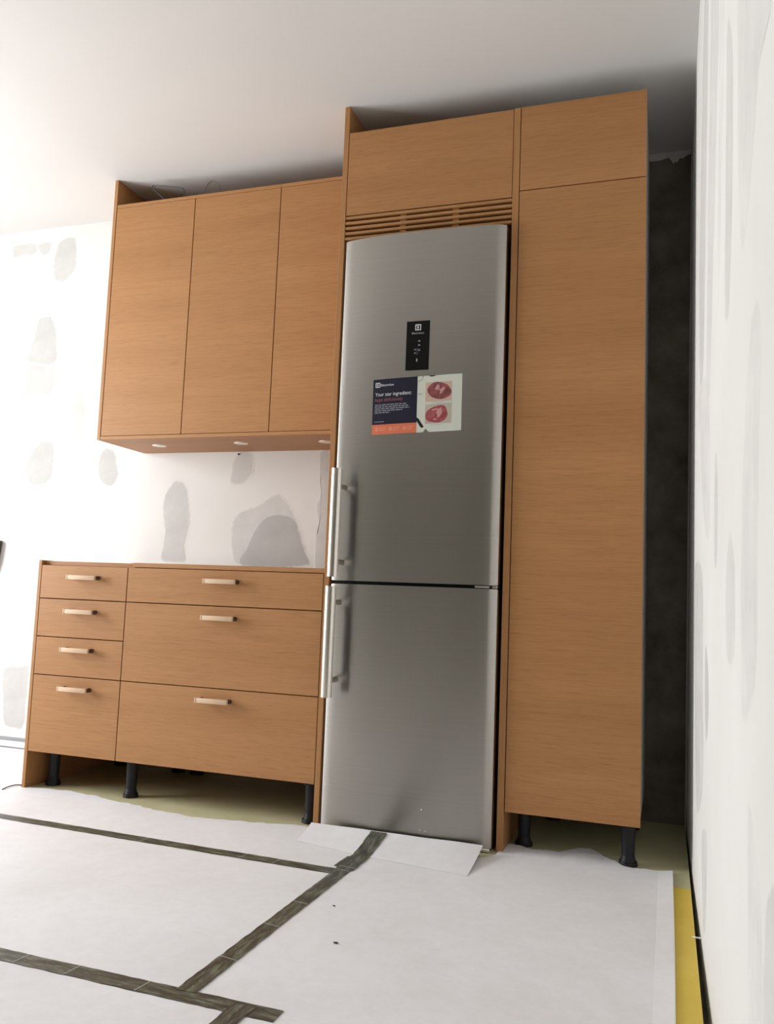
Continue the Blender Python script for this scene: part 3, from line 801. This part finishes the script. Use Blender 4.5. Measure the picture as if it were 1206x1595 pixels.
poly = [(-1.10, TB + .019), (1.5850, TB - .003), (1.5850, -2.9), (-1.84, -2.9)]
tag(obj('floor_paper_sheet', sheet_bm(poly, wav, .12), PAPER), 'white paper sheet in the lower left corner below the long tape', 'paper', 'floor protection paper')
edge2 = torn([(1.8400, -0.655), (1.8480, -0.560), (1.860, -0.528), (1.90, -0.540), (1.96, -0.548), (2.02, -0.530), (2.045, -0.515), (2.083, -0.468), (2.110, -0.470), (2.134, -0.489), (2.18, -0.545), (2.227, -0.603), (2.30, -0.597), (2.361, -0.591)], 0.005)
redge = torn([(2.361, -0.591), (2.3630, -1.2), (2.3610, -1.7), (2.3630, -2.9)], 0.0006, 0.1)
def wav2(x, y):
    z = wav(x, y)
    z += 0.010 * max(0.0, 1 - abs(x - 2.361) / 0.05) ** 1.5 * (0.4 + 0.6 * max(0, noise.noise(Vector((y * 4, 2.2, 0))) + .4))
    if y > -0.72 and x > 1.84: z += 0.004 * max(0, min(1, (y + 0.72) / 0.15)) * (1 + noise.noise(Vector((x * 16, y * 9, 1))))
    return z
poly = [(1.4540, -0.7600), (1.7300, -0.780), (1.8000, -0.700), (1.8270, -0.670)] + edge2 + redge[1:] + [(1.5870, -2.9), (1.5870, TB), (1.4540, TB)]
sh2 = tag(obj('floor_paper_sheet', sheet_bm(poly, wav2, 0.04), PAPER), 'largest white paper sheet, lying in front of the fridge and larder', 'paper', 'floor protection paper')
obj('turned_up_flap', flap_bm(1.4540, 1.8060, -0.838, -0.884), PAPER, sh2, smooth=50)

def tape(name, a, b, w, label, z=0.0030, prof=None, ragged=True):
    """flat strip along a-b; local x runs along the strip"""
    a, b = Vector(a), Vector(b); d = b - a; L = d.length; ang = math.atan2(d.y, d.x)
    n = max(4, int(L / 0.02)); bm = bmesh.new(); rows = []
    for i in range(n + 1):
        x = L * i / n
        e = [random.uniform(-.0012, .0012) for _ in range(2)] if ragged else (0, 0)
        zz = prof(x) if prof else 0.0
        rows.append((bm.verts.new((x, -w / 2 + e[0], zz)), bm.verts.new((x, w / 2 + e[1], zz))))
    for p, q in zip(rows, rows[1:]): bm.faces.new((p[0], q[0], q[1], p[1]))
    r = bmesh.ops.extrude_face_region(bm, geom=bm.faces[:])
    bmesh.ops.translate(bm, verts=[g for g in r['geom'] if isinstance(g, bmesh.types.BMVert)], vec=(0, 0, -0.0004))
    o = obj(name, bm, TAPE, None, (0, 0, 0))
    o.location = (a.x, a.y, z); o.rotation_euler = (0, 0, ang)
    WO[o] = Vector((a.x, a.y, z))
    return tag(o, label, 'tape', 'dark tape over the paper seams') , L, w
def creases(o, xs, w):
    """pale cut marks across a tape, in the tape's own coordinates"""
    for x in xs:
        bm = bmesh.new()
        prism(bm, [(x, -w / 2), (x + .0022, -w / 2), (x + .0082, w / 2), (x + .006, w / 2)], 'z', 0.0001, 0.0004)
        c = obj('crease', bm, GREYL, None, (0, 0, 0)); c.parent = o; c.location = (0, 0, 0)
o, L, w = tape('tape_strip', (-0.40, -0.948), (1.4450, -1.006), 0.047, 'dark tape strip running along the seam nearest the drawer cabinets')
creases(o, (0.62, 1.20, 1.55, 1.66), w)
o, L, w = tape('tape_strip', (0.20, -1.792), (1.6620, -1.812), 0.046, 'dark tape strip nearest the camera, crossed by two other strips')
creases(o, (0.86, 0.99, 1.16), w)
o, L, w = tape('tape_strip', (1.4530, -1.795), (1.4680, -0.955), 0.044, 'dark tape strip running from the near seam towards the fridge', 0.0038)
creases(o, (0.16, 0.36, 0.52, 0.80), w)
o, L, w = tape('tape_strip', (1.5850, -1.800), (1.5650, -2.30), 0.046, 'short dark tape strip leaving the picture at the bottom edge', 0.0038)
# the last strip climbs the turned-up flap to the fridge
def climb(x):
    y = -0.985 + x
    t = max(0.0, (y + 0.838) / (0.838 - 0.672))
    return 0.0285 * (min(t, 1.0) ** 1.3) + 0.0012 * min(t * 3, 1)
o, L, w = tape('tape_strip', (1.4700, -0.985), (1.4700, -0.680), 0.054, 'short dark tape strip climbing the paper flap to the fridge', 0.0046, climb)
creases(o, (0.02,), w)
o, L, w = tape('tape_strip', (1.4420, -0.965), (1.4480, -0.865), 0.026, 'small dark tape scrap beside the tape climbing to the fridge', 0.0034)

# ------------------------------------------------------------------ small things
bm = bmesh.new()
yy = -0.315
tube(bm, smooth_path([(0.268, yy, 2.4478), (0.243, yy, 2.470), (0.215, yy, 2.497), (0.190, yy, 2.522), (0.189, yy, 2.528), (0.198, yy, 2.530), (0.269, yy, 2.518), (0.328, yy, 2.505), (0.345, yy, 2.498), (0.352, yy, 2.482), (0.353, yy, 2.460), (0.353, yy, 2.4478)], 5), 0.0026)
tag(obj('cable_loop', bm, WIREM, smooth=60), 'dark bent wire loop sticking up on top of the wall cabinets', 'wire')
bm = bmesh.new()
yy = -0.29
tube(bm, smooth_path([(0.440, yy, 2.4475), (0.441, yy, 2.480), (0.444, yy, 2.506), (0.460, yy, 2.526), (0.478, yy, 2.528), (0.502, yy, 2.510), (0.511, yy, 2.482), (0.512, yy, 2.4475)], 5), 0.0022)
tag(obj('cable_loop', bm, simple('brown_wire', (.16, .11, .09), .5), smooth=60), 'faint brown arched cable behind the middle wall cabinet top', 'wire')
bm = bmesh.new()
tube(bm, smooth_path([(-0.028, -0.682, 0.0042), (-0.034, -0.660, 0.0048), (-0.036, -0.636, 0.0056), (-0.030, -0.612, 0.0062), (-0.012, -0.596, 0.0050)], 5), 0.0022)
tag(obj('floor_cable', bm, WIREM, smooth=60), 'short dark cable end poking out by the drawer cabinet side panel', 'wire')
bm = bmesh.new()
tube(bm, smooth_path([(2.404, -1.085, 0.0035), (2.411, -1.090, 0.0050), (2.417, -1.088, 0.0045), (2.424, -1.096, 0.0075)], 4), 0.0020)
tag(obj('plaster_sliver', bm, PLASTER_WHITE, smooth=60), 'tiny white sliver lying on the yellow floor by the right wall', 'debris')
for (x, y, s, l) in ((1.637, -1.463, .0055, 'tiny brown crumb alone on the large paper sheet'), (1.548, -1.255, .0035, 'faint small brown chip nearer the fridge on the paper')):
    bm = bmesh.new(); bmesh.ops.create_icosphere(bm, subdivisions=2, radius=s)
    for v in bm.verts:
        v.co = Vector((v.co.x * 1.2, v.co.y * .6, v.co.z * .35)) * (1 + .4 * noise.noise(v.co * 300)); v.co += Vector((x, y, 0.0035))
    tag(obj('wood_crumb', bm, DARKB), l, 'debris')
bm = bmesh.new()      # unidentified dark wedge just entering the picture at the left
prism(bm, [(-0.830, 0.975), (-0.7590, 0.978), (-0.7610, 0.962), (-0.769, 0.880), (-0.790, 0.800), (-0.830, 0.780)], 'y', -0.032, -0.002)
bmesh.ops.bevel(bm, geom=bm.edges[:], offset=0.002, segments=1, affect='EDGES')
tag(obj('wall_wedge', bm, simple('dark_wedge', (.06, .055, .055), .5)), 'dark wedge-shaped bracket on the white wall at the left picture edge', 'item')
